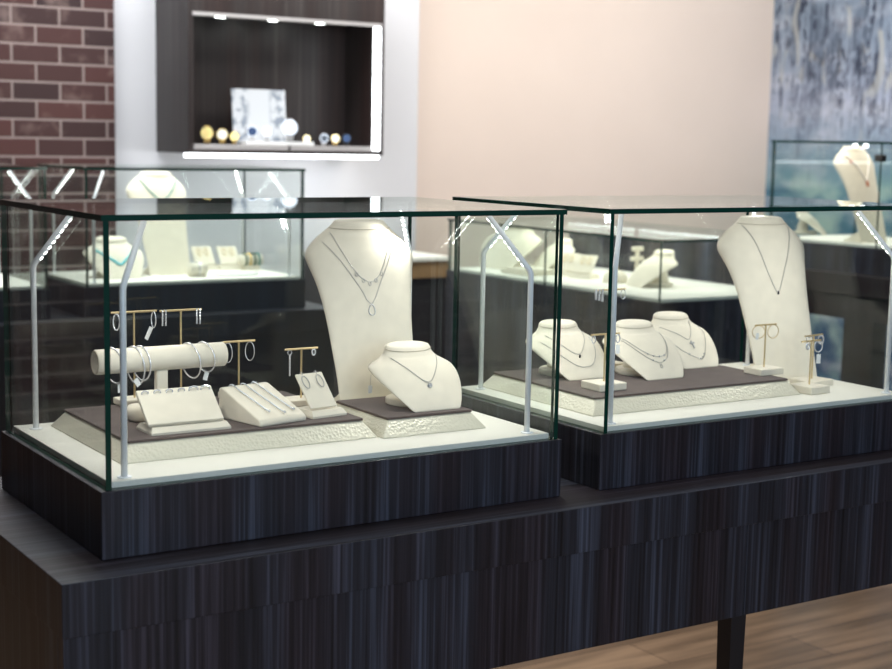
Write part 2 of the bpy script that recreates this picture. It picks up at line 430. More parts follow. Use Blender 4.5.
# ------------------------------------------------------------------ risers
def riser(label, x0, x1, y0, y1, z0, h=.032, bv=.020):
    t = thing('riser', label, 'display riser', ((x0+x1)/2, (y0+y1)/2, z0), 0, 'bevelled risers in the glass cases')
    a, b = (x1-x0)/2, (y1-y0)/2
    def rect(k, z, r=.003):
        A, Bq = a-k, b-k
        out = []
        for cx, cy, s in ((A-r, Bq-r, 0), (-A+r, Bq-r, 90), (-A+r, -Bq+r, 180), (A-r, -Bq+r, 270)):
            for q in (0, 45, 90):
                an = math.radians(s+q); out.append((cx+r*math.cos(an), cy+r*math.sin(an), z))
        return out
    bm = bmesh.new(); loft(bm, [rect(0, .0003), rect(0, .002), rect(bv, h-.0042)])
    finish('bevelled_base', bm, 'pearl', t)
    bm = bmesh.new(); loft(bm, [rect(bv-.002, h-.004), rect(bv-.002, h-.0008), rect(bv-.0012, h)])
    finish('suede_top', bm, 'suede', t)
    return t
ZD = ZT+.010; ZR = ZT+.042
riser('wide riser with taupe suede top under the rings, bracelets and earring stands', .069, .5235, .118, .463, ZD)
riser('narrow riser with taupe suede top under the single small bust beside the tall bust', .526, .736, .103, .326, ZD)
riser('large riser with taupe suede top under the three small busts', .974, 1.513, .103, .478, ZD)

# ------------------------------------------------------------------ busts
SMALL = [  # z, y front, half width, wrap, drop, back, end thickness, tilt
    (.0, .0, .045, .001, 0, .008, .5, 0), (.003, .0005, .0495, .002, 0, .010, .5, 0), (.018, .011, .0625, .008, 0, .010, .5, 0),
    (.038, .027, .0765, .020, 0, .011, .5, 0), (.054, .040, .0845, .033, .001, .012, .5, 0), (.064, .049, .0865, .042, .002, .014, .5, 0),
    (.071, .056, .084, .045, .003, .020, .5, 0), (.077, .063, .072, .040, .002, .034, .4, 0), (.082, .069, .060, .034, .001, .046, .2, 0),
    (.088, .075, .0515, .029, 0, .052, .05, .1), (.095, .080, .047, .0255, 0, .050, 0, .14), (.100, .0825, .0455, .024, 0, .048, 0, .16),
    (.1035, .0845, .043, .022, 0, .044, 0, .16), (.1052, .088, .037, .0185, 0, .037, 0, .16), (.1058, .098, .018, .009, 0, .018, 0, .16)]
TALL = [
    (.0, .0, .075, .002, 0, .008, .5, 0), (.004, .001, .078, .003, 0, .010, .5, 0), (.06, .017, .080, .006, 0, .010, .5, 0),
    (.12, .035, .0845, .012, 0, .011, .5, 0), (.18, .052, .090, .020, 0, .012, .5, 0), (.23, .066, .0985, .030, .002, .012, .5, 0),
    (.262, .074, .107, .040, .005, .014, .5, 0), (.286, .081, .112, .046, .009, .018, .5, 0), (.300, .086, .108, .046, .010, .024, .45, 0),
    (.311, .090, .097, .043, .008, .036, .35, 0), (.320, .093, .084, .039, .004, .052, .2, 0), (.329, .096, .070, .035, .001, .060, .05, .05),
    (.338, .098, .059, .032, 0, .062, 0, .08), (.3445, .100, .053, .030, 0, .059, 0, .08), (.3478, .105, .047, .025, 0, .050, 0, .08), (.3488, .117, .023, .012, 0, .024, 0, .08)]

def lerp_row(P, t):
    i = min(int(t), len(P)-2); f = t-i
    a, b, c, d = P[max(i-1, 0)], P[i], P[i+1], P[min(i+2, len(P)-1)]
    return [.5*((2*q1)+(q2-q0)*f+(2*q0-5*q1+4*q2-q3)*f*f+(3*q1-q0-3*q2+q3)*f**3) for q0, q1, q2, q3 in zip(a, b, c, d)]

def fpt(row, a):
    z, y, hw, rec, drop, back, et, tl = row
    k = 1-math.cos(a); yy = y+rec*k
    return Vector((hw*math.sin(a), yy, z-drop*k+tl*(yy-y-rec)))
def bpt(row, a):
    z, y, hw, rec, drop, back, et, tl = row
    k = 1-math.cos(a); yy = y+rec*k+back*(et+(1-et)*math.cos(a))
    return Vector((hw*math.sin(a), yy, z-drop*k+tl*(yy-y-rec)))

def bust_form(P, sc=(1, 1, 1)):
    bm = bmesh.new(); N = 18; rings = []
    m = (len(P)-1)*3
    for j in range(m+1):
        row = lerp_row(P, j/3)
        ring = [fpt(row, -PI/2+PI*i/N) for i in range(N+1)] + [bpt(row, PI/2-PI*i/N) for i in range(1, N)]
        rings.append([Vector((p.x*sc[0], p.y*sc[1], p.z*sc[2])) for p in ring])
    loft(bm, rings); return bm

def seam_pts(P, t, dz=0, a0=-PI/2, a1=PI/2, off=.0006, n=28):
    row = lerp_row(P, t)
    return [fpt(row, a0+(a1-a0)*i/n)+Vector((0, -off, dz)) for i in range(n+1)]

def make_bust(label, loc, kind, rz=0, group=None, seam=True, stand=True):
    P = SMALL if kind == 'small' else TALL
    t = thing('necklace_bust', label, 'necklace bust', loc, rz, group)
    finish('form', bust_form(P), 'cream', t, smooth=True)
    if seam:
        bm = bmesh.new()
        tube(bm, seam_pts(P, 10.6 if kind == 'small' else 11.6), .0008, 6)
        finish('neck_piping', bm, 'cream_seam', t, smooth=True)
    if stand:
        bm = bmesh.new()
        if kind == 'small':
            disc(bm, 0, .085, .0003, .012, .050, .048, .003); finish('base', bm, 'cream', t, smooth=True)
            bm = bmesh.new(); tube(bm, catmull([(0, .098, .0122), (0, .098, .03), (0, .094, .055), (0, .092, .08)], 4), [.026-.001*k for k in range(13)], 16)
            finish('stem', bm, 'cream', t, smooth=True)
        else:
            loft(bm, [[(-.066, .013, .0003), (.066, .013, .0003), (.066, .105, .0003), (-.066, .105, .0003)], [(-.058, .026, .040), (.058, .026, .040), (.058, .038, .040), (-.058, .038, .040)]])
            finish('foot', bm, 'cream', t)
    return t

def on_bust(P, x, z):
    """the point of the front of a bust seen at width x and height z"""
    best = None
    for j in range(0, (len(P)-1)*24):
        row = lerp_row(P, j/24)
        if abs(x) > row[2]*.999: continue
        p = fpt(row, math.asin(x/row[2])); d = abs(p.z-z)
        if best is None or d < best[0]: best = (d, p)
    return best[1]

def drape(P, pts, n=7, off=.0012):
    c = catmull([Vector((x, 0, z)) for x, z in pts], n)
    out = []
    for q in c:
        p = on_bust(P, q.x, q.z); out.append(p + Vector((0, -off, .0006)))
    return out

def chain_tube(pts, r=.0007):
    bm = bmesh.new(); tube(bm, pts, r, 6); return bm

def make_necklace(label, b, kind, chains, group='necklaces on the busts', r=.0006, mat='chain'):
    """chains: list of (path, list of drops); a drop is (kind, x, z)"""
    P = SMALL if kind == 'small' else TALL
    t = thing('necklace', label, 'necklace', b.location, b.rotation_euler.z, group); t.scale = b.scale
    for path, drops in chains:
        finish('chain', chain_tube(drape(P, path), r), mat, t, smooth=True)
        for d in drops:
            p = on_bust(P, d[1], d[2]) + Vector((0, -.0022, 0)); bm = bmesh.new(); sl = .75 if kind == 'small' else .28
            k = d[0]
            if k == 'solitaire':
                p = p+Vector((0, -.004*sl, 0)); ball(bm, p+Vector((0, -.001, -.004)), .0038, 10, (1, .7, 1)); ob = finish('pendant', bm, 'stone', t)
                bm = bmesh.new(); tube(bm, [p+Vector((.0042*math.cos(2*PI*i/14), 0, -.004+.0042*math.sin(2*PI*i/14))) for i in range(14)], .0008, 5, True)
                finish('setting', bm, 'chain', ob, smooth=True)
            elif k == 'cross':
                tl = .2
                mt = Matrix.Translation(p+Vector((0, -.0005-.006*sl, -.006))) @ Matrix.Rotation(-.75, 4, 'X')
                box(bm, -.0011, .0011, -.0009, .0009, -.0115, .0075, mtx=mt); box(bm, -.0062, .0062, -.0009, .0009, .0008, .003, mtx=mt)
                finish('cross_pendant', bm, 'stone', t)
            elif k == 'teardrop':
                pts = []
                for i in range(22):
                    a = 2*PI*i/22; rr = .0062*(1-.35*math.cos(a)) ; pts.append(p+Vector((.0062*math.sin(a)*(1-.30*math.cos(a)), .008*(1-math.cos(a))*-.28, -.010+.010*math.cos(a))))
                tube(bm, pts, .0009, 6, True); finish('teardrop_pendant', bm, 'silver', t, smooth=True)
            elif k == 'ring':
                tube(bm, [p+Vector((.0026*math.cos(2*PI*i/12), -.003*sl+.0036*sl*math.sin(2*PI*i/12), -.003+.0036*math.sin(2*PI*i/12))) for i in range(12)], .0007, 5, True)
                finish('ring_charm', bm, 'chain', t, smooth=True)
            elif k == 'bead':
                ball(bm, p, .0017, 8); finish('bead', bm, 'stone', t, smooth=True)
            elif k == 'dark':
                ball(bm, p+Vector((0, -.003*sl, -.003)), .0026, 8, (.9, .7, 1.5)); finish('pendant', bm, 'dark_stone', t, smooth=True)
    return t

def hang_tag(t, pts, c, w=.008, h=.014, rot=(0, 0, 0)):
    bm = bmesh.new(); tube(bm, pts, .0004, 5); finish('tag_string', bm, 'chain', t)
    bm = bmesh.new(); box(bm, -w/2, w/2, -.0004, .0004, -h, 0)
    finish('price_tag', bm, 'tag', t, loc=c, rot=rot)

bg = 'cream suede necklace busts'
s1 = make_bust('small cream necklace bust alone on the narrow riser, with a single stone pendant', (.657, .140, ZR), 'small', group=bg)
t1 = make_bust('tall cream necklace bust behind the narrow riser, wearing two layered chains', (.654, .336, ZD), 'tall', rz=-.17, group=bg)
t1.scale = (.97, 1, 1)
s2 = make_bust('small cream bust behind the brass stand near the glass corner, wearing two fine chains', (1.112, .295, ZR), 'small', group=bg)
s3 = make_bust('small cream bust at the front of the large riser, with layered beaded chains', (1.258, .228, ZR), 'small', group=bg)
s4 = make_bust('small cream bust on the large riser wearing the cross pendant', (1.430, .310, ZR), 'small', group=bg)
t2 = make_bust('tall cream necklace bust at the end of the large riser with one long chain', (1.624, .246, ZD), 'tall', rz=-.17, group=bg)

n = make_necklace('fine silver chain with one clear stone, on the lone small bust', s1, 'small',
    [([(-.047, .084), (-.030, .068), (0, .0455), (.030, .068), (.047, .084)], [('solitaire', 0, .0445)])])
hang_tag(n, [(-.058, .125, .058), (-.063, .128, .048), (-.064, .128, .030)], (-.064, .128, .030))
make_necklace('two layered silver chains with ring charms and an open teardrop, on the tall bust', t1, 'tall',
    [([(-.066, .325), (-.050, .290), (-.022, .248), (0, .235), (.022, .248), (.048, .300), (.062, .325)],
      [('ring', -.026, .2525), ('ring', -.013, .2405), ('ring', 0, .2345), ('ring', .013, .2405), ('ring', .026, .2525)]),
     ([(-.083, .308), (-.050, .268), (-.022, .226), (0, .194), (.022, .232), (.050, .286), (.064, .322)], [('teardrop', 0, .194)])])
make_necklace('two fine silver chains with a small dark drop, on the bust by the glass corner', s2, 'small',
    [([(-.050, .081), (-.028, .062), (0, .046), (.028, .066), (.046, .084)], [('dark', 0, .046)]),
     ([(-.068, .070), (-.040, .044), (-.012, .025), (.024, .026), (.050, .052), (.054, .074)], [])])
make_necklace('layered silver chains with small beads and a drop, on the front small bust', s3, 'small',
    [([(-.056, .077), (-.030, .054), (0, .042), (.030, .047), (.046, .070), (.050, .082)], [('bead', -.02, .0485), ('bead', -.008, .0435), ('bead', .006, .0425), ('bead', .02, .044)]),
     ([(-.060, .074), (-.030, .045), (0, .031), (.028, .040), (.048, .068)], [('bead', -.014, .0365), ('bead', .014, .0345), ('ring', 0, .028)])])
make_necklace('silver chain with a cross pendant over a longer beaded chain, on the rear small bust', s4, 'small',
    [([(-.052, .080), (-.026, .068), (-.004, .056), (.018, .074), (.034, .090)], [('cross', 0, .054)]),
     ([(-.066, .070), (-.034, .036), (.006, .018), (.030, .034), (.056, .066), (.054, .078)], [('bead', .004, .019), ('bead', .012, .0215), ('bead', .02, .027), ('bead', -.02, .029)])])
make_necklace('long fine chain with a tiny dark drop, on the tall bust beside the brass stands', t2, 'tall',
    [([(-.060, .330), (-.040, .290), (-.018, .225), (0, .188), (.020, .225), (.045, .285), (.056, .325)], [('dark', 0, .188)])])

# ------------------------------------------------------------------ earring stands and earrings
def tstand(label, x, y, z0, top, length, bw=.062, bd=.048, bh=.012, group='brass T-bar earring stands', rz=0, r=.0018, mat='cream'):
    t = thing('earring_stand', label, 'earring stand', (x, y, z0), rz, group)
    finish('base', B(-bw/2, bw/2, -bd/2, bd/2, .0003, bh, bev=.002), mat, t)
    bm = bmesh.new(); tube(bm, [(0, 0, bh-.0005), (0, 0, top-.0015)], r, 10); finish('pole', bm, 'gold', t, smooth=False)
    bm = bmesh.new(); tube(bm, [(-length/2, 0, top), (length/2, 0, top)], r*1.05, 10); finish('bar', bm, 'gold', t)
    return t

def wedge_ring(pts, r): 
    bm = bmesh.new(); tube(bm, pts, r, 8, True); return bm

def hoop(label, x, y, z, w, h, turn=0, r=.0011, mat='silver', group='hoop earrings', tagged=None):
    """hangs with its top at (x,y,z); w, h outer size; turn about the upright axis"""
    pts = [((w/2-r)*math.sin(2*PI*i/28), 0, -h/2+(h/2-r)*math.cos(2*PI*i/28)) for i in range(28)]
    o = finish('hoop_earring', wedge_ring(pts, r), mat, smooth=True, loc=(x, y, z), rot=(0, 0, -turn))
    tag(o, label, 'earring', group)
    if tagged:
        dx, dz, rot, tw, th = tagged
        bm = bmesh.new(); tube(bm, [(dx*.2, -.001, -h+.001), (dx, -.001, -h+dz)], .0004, 5); finish('tag_string', bm, 'chain', o)
        bm = bmesh.new(); box(bm, -tw/2, tw/2, -.0004, .0004, -th, 0); finish('price_tag', bm, 'tag', o, loc=(dx, -.0015, -h+dz), rot=(0, rot, 0))
    return o

def drop(label, x, y, z, h, w=.0024, hook=True, mat='silver', group='bar drop earrings', hr=.004):
    bm = bmesh.new()
    if hook: tube(bm, [(hr*math.sin(2*PI*i/14), 0, -hr+hr*math.cos(2*PI*i/14)) for i in range(14)], .0009, 6, True)
    z1 = -2*hr if hook else .001
    box(bm, -w/2, w/2, -.0009, .0009, -h, z1+.001)
    for k in range(int(h/.006)):
        ball(bm, (0, -.001, z1-.002-k*.0055), .0016, 6)
    o = finish('drop_earring', bm, mat, loc=(x, y, z)); return tag(o, label, 'earring', group)

e1 = tstand('brass earring stand behind the left end of the bracelet roll, nearest the glass corner', .210, .432, ZR, .164, .083)
e2 = tstand('brass earring stand behind the middle of the bracelet roll, with bar earrings', .284, .400, ZR, .167, .078)
e3 = tstand('short brass earring stand past the end of the bracelet roll', .396, .402, ZR, .105, .063)
e4 = tstand('short brass earring stand behind the slanted hoop earring card', .471, .302, ZR, .1, .065)
hoop('long oval silver hoop at the corner end of the first brass stand', .178, .4315, ZR+.163, .013, .031, .5)
hoop('long oval silver hoop with a white price tag, first brass stand', .246, .4315, ZR+.164, .012, .031, 1.0, tagged=(-.004, .002, .45, .0075, .025))
for i, (x, w) in enumerate(((.2495, 'outermost left'), (.2555, 'second from the left'), (.3135, 'third from the left'), (.3195, 'outermost right'))):
    drop('slim silver bar earring on the middle brass stand, %s of four' % w, x, .3985, ZR+.167, .026, hook=False)
hoop('thin oval silver hoop on the short stand, beside the roll end', .3745, .4015, ZR+.104, .018, .037, .75, r=.0009)
hoop('thin oval silver hoop on the short stand, away from the roll', .4175, .4015, ZR+.104, .019, .036, .75, r=.0009)
drop('long sparkling silver drop earring on the stand behind the earring card', .448, .3015, ZR+.0985, .046)
hoop('tiny thick silver huggie hoop on the stand behind the earring card', .4955, .3015, ZR+.0995, .009, .014, .3, r=.0016)

f1 = tstand('brass earring stand at the front edge of the large riser, before the tall bust', 1.495, .192, ZR, .103, .060, bw=.066, bd=.052, bh=.014)
f2 = tstand('front one of two low brass stands on the white deck by the case end', 1.553, .118, ZD, .107, .058, bw=.058, bd=.062, bh=.016, rz=.06)
f3 = tstand('rear one of two low brass stands on the white deck by the case end', 1.625, .180, ZD, .107, .062, bw=.072, bd=.062, bh=.014, rz=.15)
f4 = tstand('brass earring stand at the corner of the large riser behind the glass edge', 1.068, .190, ZR, .107, .070, bw=.066, bd=.060, bh=.015)
f5 = tstand('tall brass earring stand behind the small busts, its bar above them', 1.234, .385, ZR, .168, .080, bw=.062, bd=.048, bh=.015)
hoop('round brass-toned hoop on the stand before the tall bust', 1.5155, .191, ZR+.103, .030, .030, .1, r=.0009, mat='gold')
hoop('round hoop with hanging white tag on the stand before the tall bust', 1.474, .191, ZR+.103, .028, .028, .6, r=.0009, mat='gold', tagged=(-.002, .012, .1, .006, .014))
hoop('silver hoop with long white tag on the front low stand', 1.583, .1265, ZD+.106, .020, .026, .4, r=.0012, tagged=(.001, -.004, 0, .009, .019))
hoop('small silver cluster hoop at the near end of the front low stand', 1.534, .109, ZD+.106, .012, .016, .2, r=.002)
hoop('small silver hoop on the rear low stand, far end', 1.650, .183, ZD+.106, .014, .020, .5, r=.0012)
drop('short crystal drop on the rear low stand, near end', 1.603, .176, ZD+.106, .020)
hoop('dark small hoop with white tag on the stand behind the glass edge', 1.098, .189, ZR+.106, .011, .018, .4, r=.0014, tagged=(0, -.003, 0, .008, .018))
hoop('small silver hoop on the stand behind the glass edge, near end', 1.039, .189, ZR+.106, .009, .016, .6, r=.001)
for i, w in enumerate(('outer', 'middle', 'inner')):
    drop('crystal drop earring on the tall stand behind the busts, %s of three' % w, 1.196+.0085*i, .384, ZR+.168, .020+.002*i, w=.005, hook=False, mat='stone')
hoop('slim silver hoop on the tall stand behind the busts', 1.268, .384, ZR+.168, .012, .022, .3, r=.0009)

# ------------------------------------------------------------------ bracelet roll with bangles
roll = thing('bracelet_roll', 'cream bracelet roll on a stem at the back of the wide riser', 'bracelet stand', (.203, .290, ZR))
bm = bmesh.new(); rr = .0205
def rring(x, r): return [(x, r*math.cos(2*PI*i/32), .102+r*math.sin(2*PI*i/32)) for i in range(32)]
loft(bm, [rring(-.1135, rr-.004), rring(-.1135, rr-.0015), rring(-.112, rr), rring(.112, rr), rring(.1135, rr-.0015), rring(.1135, rr-.004)])
finish('roll', bm, 'cream', roll, smooth=False)
for p in bpy.data.objects['roll'].data.polygons: p.use_smooth = True
bm = bmesh.new(); tube(bm, [(-.1136, (rr-.0018)*math.cos(2*PI*i/30), .102+(rr-.0018)*math.sin(2*PI*i/30)) for i in range(30)], .0009, 6, True)
finish('end_piping', bm, 'cream_seam', roll, smooth=True)
finish('stem', B(-.010, .010, -.008, .008, .024, .0835, bev=.003), 'cream', roll)
bm = bmesh.new()
def sring(hx, hy, z): return [(max(-hx, min(hx, 1e9))*0 + (hx-hy)*(1 if math.cos(a) > 0 else -1)*(1 if abs(math.cos(a)) > 1e-6 else 0) + hy*math.cos(a), hy*math.sin(a), z) for a in [2*PI*(i+.5)/32 for i in range(32)]]
loft(bm, [sring(.056, .026, .0003), sring(.060, .030, .004), sring(.060, .030, .018), sring(.056, .026, .0245)])
finish('base', bm, 'cream', roll, smooth=True)

def bangle(label, x, h, tilt, yaw, r=.0014, tagp=None):
    """hangs over the roll: upright loop whose top rests on the roll"""
    o_top = Vector((x, .290, ZR+.102+rr+r+.0006))
    rx = .0275
    pts = [(0, rx*math.sin(2*PI*i/40), -h/2+h/2*math.cos(2*PI*i/40)) for i in range(40)]
    o = finish('bangle', wedge_ring(pts, r), 'silver', smooth=True, loc=o_top, rot=(0, tilt, yaw))
    tag(o, label, 'bangle', 'silver bangles on the bracelet roll')
    if tagp:
        c, rt = tagp
        bm = bmesh.new(); tube(bm, [(0, c[1]+.002, -h+.002), c], .0004, 5); finish('tag_string', bm, 'chain', o)
        bm = bmesh.new(); box(bm, -.0045, .0045, -.0004, .0004, -.014, 0); finish('price_tag', bm, 'tag', o, loc=c, rot=rt)
bangle('silver bangle nearest the glass corner on the bracelet roll', .118, .060, -.12, .25, tagp=((.004, -.006, -.062), (0, .1, 0)))
bangle('silver bangle second from the glass corner on the roll, with a white tag', .155, .064, -.10, .22, tagp=((-.010, -.012, -.052), (0, -.5, 0)))
bangle('silver bangle third from the glass corner on the roll', .167, .058, -.06, .22)
bangle('silver bangle fourth from the glass corner on the roll', .252, .061, -.14, .25)
bangle('silver bangle at the far end of the roll, with a white tag', .279, .052, -.12, .25, tagp=((-.006, -.01, -.050), (0, .45, 0)))

# ------------------------------------------------------------------ ring ramp with six rings
ramp = thing('ring_display', 'wide slanted cream ring display at the front of the wide riser', 'ring display', (.201, .154, ZR))
bm = bmesh.new()
def rrect(w, y0, y1, z): return [(-w, y0, z), (w, y0, z), (w, y1, z), (-w, y1, z)]
loft(bm, [rrect(.068, 0, .066, .0003), rrect(.068, 0, .066, .004), rrect(.064, .008, .060, .012)])
finish('base', bm, 'cream', ramp)
ang = math.atan2(.052, .052)
sm = Matrix.Translation((-.006, .0085, .0150)) @ Matrix.Rotation(math.atan2(.050, .058)-0, 4, 'X')
finish('slanted_board', B(-.0645, .0645, 0, .0715, -.004, .003, bev=.0012, mtx=sm), 'cream', ramp)
bm = bmesh.new(); box(bm, -.05, .05, .050, .056, .0125, .045); finish('prop', bm, 'cream', ramp)
for i in range(6):
    c = sm @ Vector((-.052+.0208*i, .0635, .0036))
    o = thing('ring', 'silver ring on the ring display, %s' % ('leftmost of six', 'second from the left of six', 'third from the left of six', 'fourth from the left of six', 'fifth from the left, with a raised pale head', 'rightmost of six, with a raised pale head')[i], 'ring', Vector((.201, .154, ZR))+c, 0, 'rings on the slanted display')
    big = 1.0 if i < 4 else 1.35
    bm = bmesh.new()
    tube(bm, [(.0058*big*math.cos(2*PI*k/20), 0, .0006+.0036*big*math.sin(2*PI*k/20)) for k in range(20)], .0009, 6, True)
    finish('band', bm, 'silver', o, smooth=True)
    bm = bmesh.new()
    for k in range(5): ball(bm, ((k-2)*.0023*big, -.001, .0042*big-.0007*abs(k-2)), .0014*big, 8)
    finish('stones', bm, 'stone', o)

# ------------------------------------------------------------------ bracelet wedge
wrz = .21
wd = thing('bracelet_display', 'cream wedge-shaped bracelet display in the middle of the wide riser', 'bracelet display', (.362, .150, ZR), wrz)
W2 = .0485
prof = [(0, .0003), (0, .007), (.004, .012), (.104, .0515), (.112, .052), (.1155, .048), (.1155, .0003)]
bm = bmesh.new(); loft(bm, [[(x, y, z) for y, z in prof] for x in (-W2, W2)])
bmesh.ops.bevel(bm, geom=bm.edges[:], offset=.0025, segments=3, affect='EDGES', profile=.5)
finish('wedge', bm, 'cream', wd)
for i, (x0, x1, ye, lab) in enumerate(((-.026, -.016, .021, 'nearest the ring display'), (-.002, .010, .013, 'in the middle'), (.021, .033, .018, 'nearest the earring card'))):
    o = thing('bracelet', 'slim silver tennis bracelet on the cream wedge, %s' % lab, 'bracelet', wd.location, wrz, 'bracelets on the cream wedge')
    def zz(y): return .012+(y-.004)*.0395/.1+.0019
    pts = [(x0, .1172, .044), (x0, .1145, .0525), (x0+.001, .105, zz(.105)-.0004)] + [(x0+(x1-x0)*k/10, .1+(ye-.1)*k/10, zz(.1+(ye-.1)*k/10)) for k in range(1, 11)]
    bm = bmesh.new()
    P = catmull(pts, 6); tube(bm, P, .0009, 6)
    finish('links', bm, 'chain', o, smooth=True)
    bm = bmesh.new()
    for k in range(0, len(P), 2): ball(bm, P[k]+Vector((0, 0, .0006)), .0012, 6)
    finish('stones', bm, 'silver', o)
    bm = bmesh.new(); ball(bm, Vector(pts[-1])+Vector((0, -.002, .0006)), .0024, 8); finish('clasp', bm, 'silver', o, smooth=True)

# ------------------------------------------------------------------ slanted earring card with two hoops
crz = .15
cd = thing('earring_card_stand', 'narrow slanted cream earring card at the corner of the wide riser', 'earring stand', (.459, .170, ZR), crz)
bm = bmesh.new()
def cr(w, y0, y1, z): return [(-w, y0, z), (w, y0, z), (w, y1, z), (-w, y1, z)]
loft(bm, [cr(.0355, 0, .062, .0003), cr(.0355, 0, .062, .004), cr(.032, .008, .056, .012)])
finish('base', bm, 'cream', cd)
cm = Matrix.Translation((-.004, .0125, .0150)) @ Matrix.Rotation(math.radians(49), 4, 'X')
finish('slanted_card', B(-.0275, .0275, 0, .070, -.002, .002, bev=.001, mtx=cm), 'cream', cd)
for sx, w in ((-.0155, 'left of the pair'), (.0145, 'right of the pair')):
    c = cm @ Vector((sx, .068, .0042))
    pts = []
    for i in range(28):
        a = 2*PI*i/28; q = cm @ Vector((sx+.0062*math.sin(a), .0515+.0125*math.cos(a), .0038)); pts.append(q)
    o = thing('hoop_earring', 'thin silver hoop hung on the slanted earring card, %s' % w, 'earring', cd.location, crz, 'hoops on the slanted card')
    finish('hoop', wedge_ring(pts, .0008), 'chain', o, smooth=True)
    bm = bmesh.new(); tube(bm, [cm @ Vector((sx, .067, .0036)), cm @ Vector((sx, .073, .003)), cm @ Vector((sx, .0735, -.002))], .0007, 6); finish('post', bm, 'silver', o)

# ------------------------------------------------------------------ second row of cases behind
row2 = thing('display_table', 'dark display counter of the second row, seen through the front glass case', 'table', (0, 2.78, 0))
finish('tabletop', B(-.11, 1.84, -.085, .60, .82, .8982, bev=.0015), 'wood_navy', row2)
finish('body', B(-.10, 1.83, -.075, .59, 0, .8196), 'wood_navy', row2)
case_c = showcase('glass display case of the second row, at the left picture edge by the brick wall', (-.019, 2.78, ZT), plinth='wood_navy', group='glass cases of the second row', lamp=False)
case_d = showcase('glass display case of the second row, holding the turquoise necklace', (.925, 2.78, ZT), plinth='wood_navy', group='glass cases of the second row', lamp=False)
b = make_bust('small cream bust wearing the turquoise necklace in the second row', (1.115, 2.93, ZD), 'small', group=bg, stand=True)
b.scale = (1.25, 1.2, 1.3)
nk = make_necklace('chunky turquoise bead necklace with a pale drop in the second row', b, 'small',
    [([(-.060, .075), (-.040, .062), (-.015, .045), (0, .036), (.015, .045), (.040, .062), (.060, .075)], [('bead', 0, .034)])], r=.0035, mat='turquoise')
nk.scale = b.scale
b2 = make_bust('tall cream bust in the second row, wearing a teal cord necklace', (1.318, 3.0, ZD), 'tall', group=bg)
b2.scale = (1.02, 1.1, 1.06)
nk = make_necklace('thin teal cord necklace on the tall bust of the second row', b2, 'tall',
    [([(-.070, .322), (-.040, .280), (0, .250), (.040, .280), (.070, .322)], [])], r=.0022, mat='teal'); nk.scale = b2.scale

def small_card(label, x, y, z, rz=0, s=1.0, group='small earring cards'):
    t = thing('earring_card_stand', label, 'earring stand', (x, y, z), rz, group)
    bm = bmesh.new(); loft(bm, [cr(.040*s, 0, .06*s, .0003), cr(.036*s, .006*s, .055*s, .014*s)]); finish('base', bm, 'cream', t)
    mt = Matrix.Translation((0, .012*s, .0165*s)) @ Matrix.Rotation(math.radians(52), 4, 'X')
    finish('slanted_card', B(-.033*s, .033*s, 0, .068*s, -.002, .002, mtx=mt), 'cream', t)
    bm = bmesh.new()
    for sx in (-.012*s, .012*s):
        tube(bm, [mt @ Vector((sx+.006*s*math.sin(2*PI*i/16), .045*s+.013*s*math.cos(2*PI*i/16), .004)) for i in range(16)], .0014*s, 6, True)
    finish('earrings', bm, 'gold', t, smooth=True)
    return t
small_card('slanted cream earring card in the second row, nearer the tall bust', 1.520, 3.14, ZD, 0, 1.2)
small_card('slanted cream earring card in the second row, farther from the tall bust', 1.615, 3.12, ZD, 0, 1.2)
cuff = thing('watch_cuff', 'small cream cuff pad at the foot of the tall bust, second row', 'bracelet pad', (1.385, 2.92, ZD))
bm = bmesh.new(); loft(bm, [[(x, .028*math.cos(2*PI*i/20), .026+.024*math.sin(2*PI*i/20)) for i in range(20)] for x in (-.03, .03)]); finish('pad', bm, 'cream', cuff, smooth=True)
finish('base', B(-.026, .026, -.022, .022, .0003, .006), 'cream', cuff)
bm = bmesh.new(); tube(bm, [(0, .031*math.cos(2*PI*i/24), .026+.027*math.sin(2*PI*i/24)) for i in range(24)], .003, 6, True); finish('bracelet_band', bm, 'silver', cuff, smooth=True)
bm = bmesh.new(); disc(bm, 0, 0, .0003, .008, .085, .055, .004); 
dish = finish('oval_dish', bm, 'porcelain', smooth=True, loc=(1.545, 2.93, ZD)); tag(dish, 'shallow white oval dish at the front of the second row case', 'dish')
bm = bmesh.new(); disc(bm, 0, 0, .0082, .0095, .070, .042, .0005); finish('dish_well', bm, 'deck', dish)
gb = thing('bracelet_roll', 'round cream roll with dark green bead bracelets in the second row case', 'bracelet stand', (1.68, 3.10, ZD))
bm = bmesh.new(); loft(bm, [[(x, .020*math.cos(2*PI*i/20), .038+.020*math.sin(2*PI*i/20)) for i in range(20)] for x in (-.045, .045)]); finish('roll', bm, 'cream', gb, smooth=True)
finish('base', B(-.03, .03, -.018, .018, .0003, .018), 'cream', gb)
for x, m_ in ((-.026, 'green_bead'), (-.008, 'yellow_gold'), (.010, 'green_bead'), (.028, 'teal')):
    bm = bmesh.new()
    for i in range(16): ball(bm, (x, .024*math.cos(2*PI*i/16), .038+.024*math.sin(2*PI*i/16)), .0046, 8)
    finish('bead_bracelet', bm, m_, gb, smooth=True)

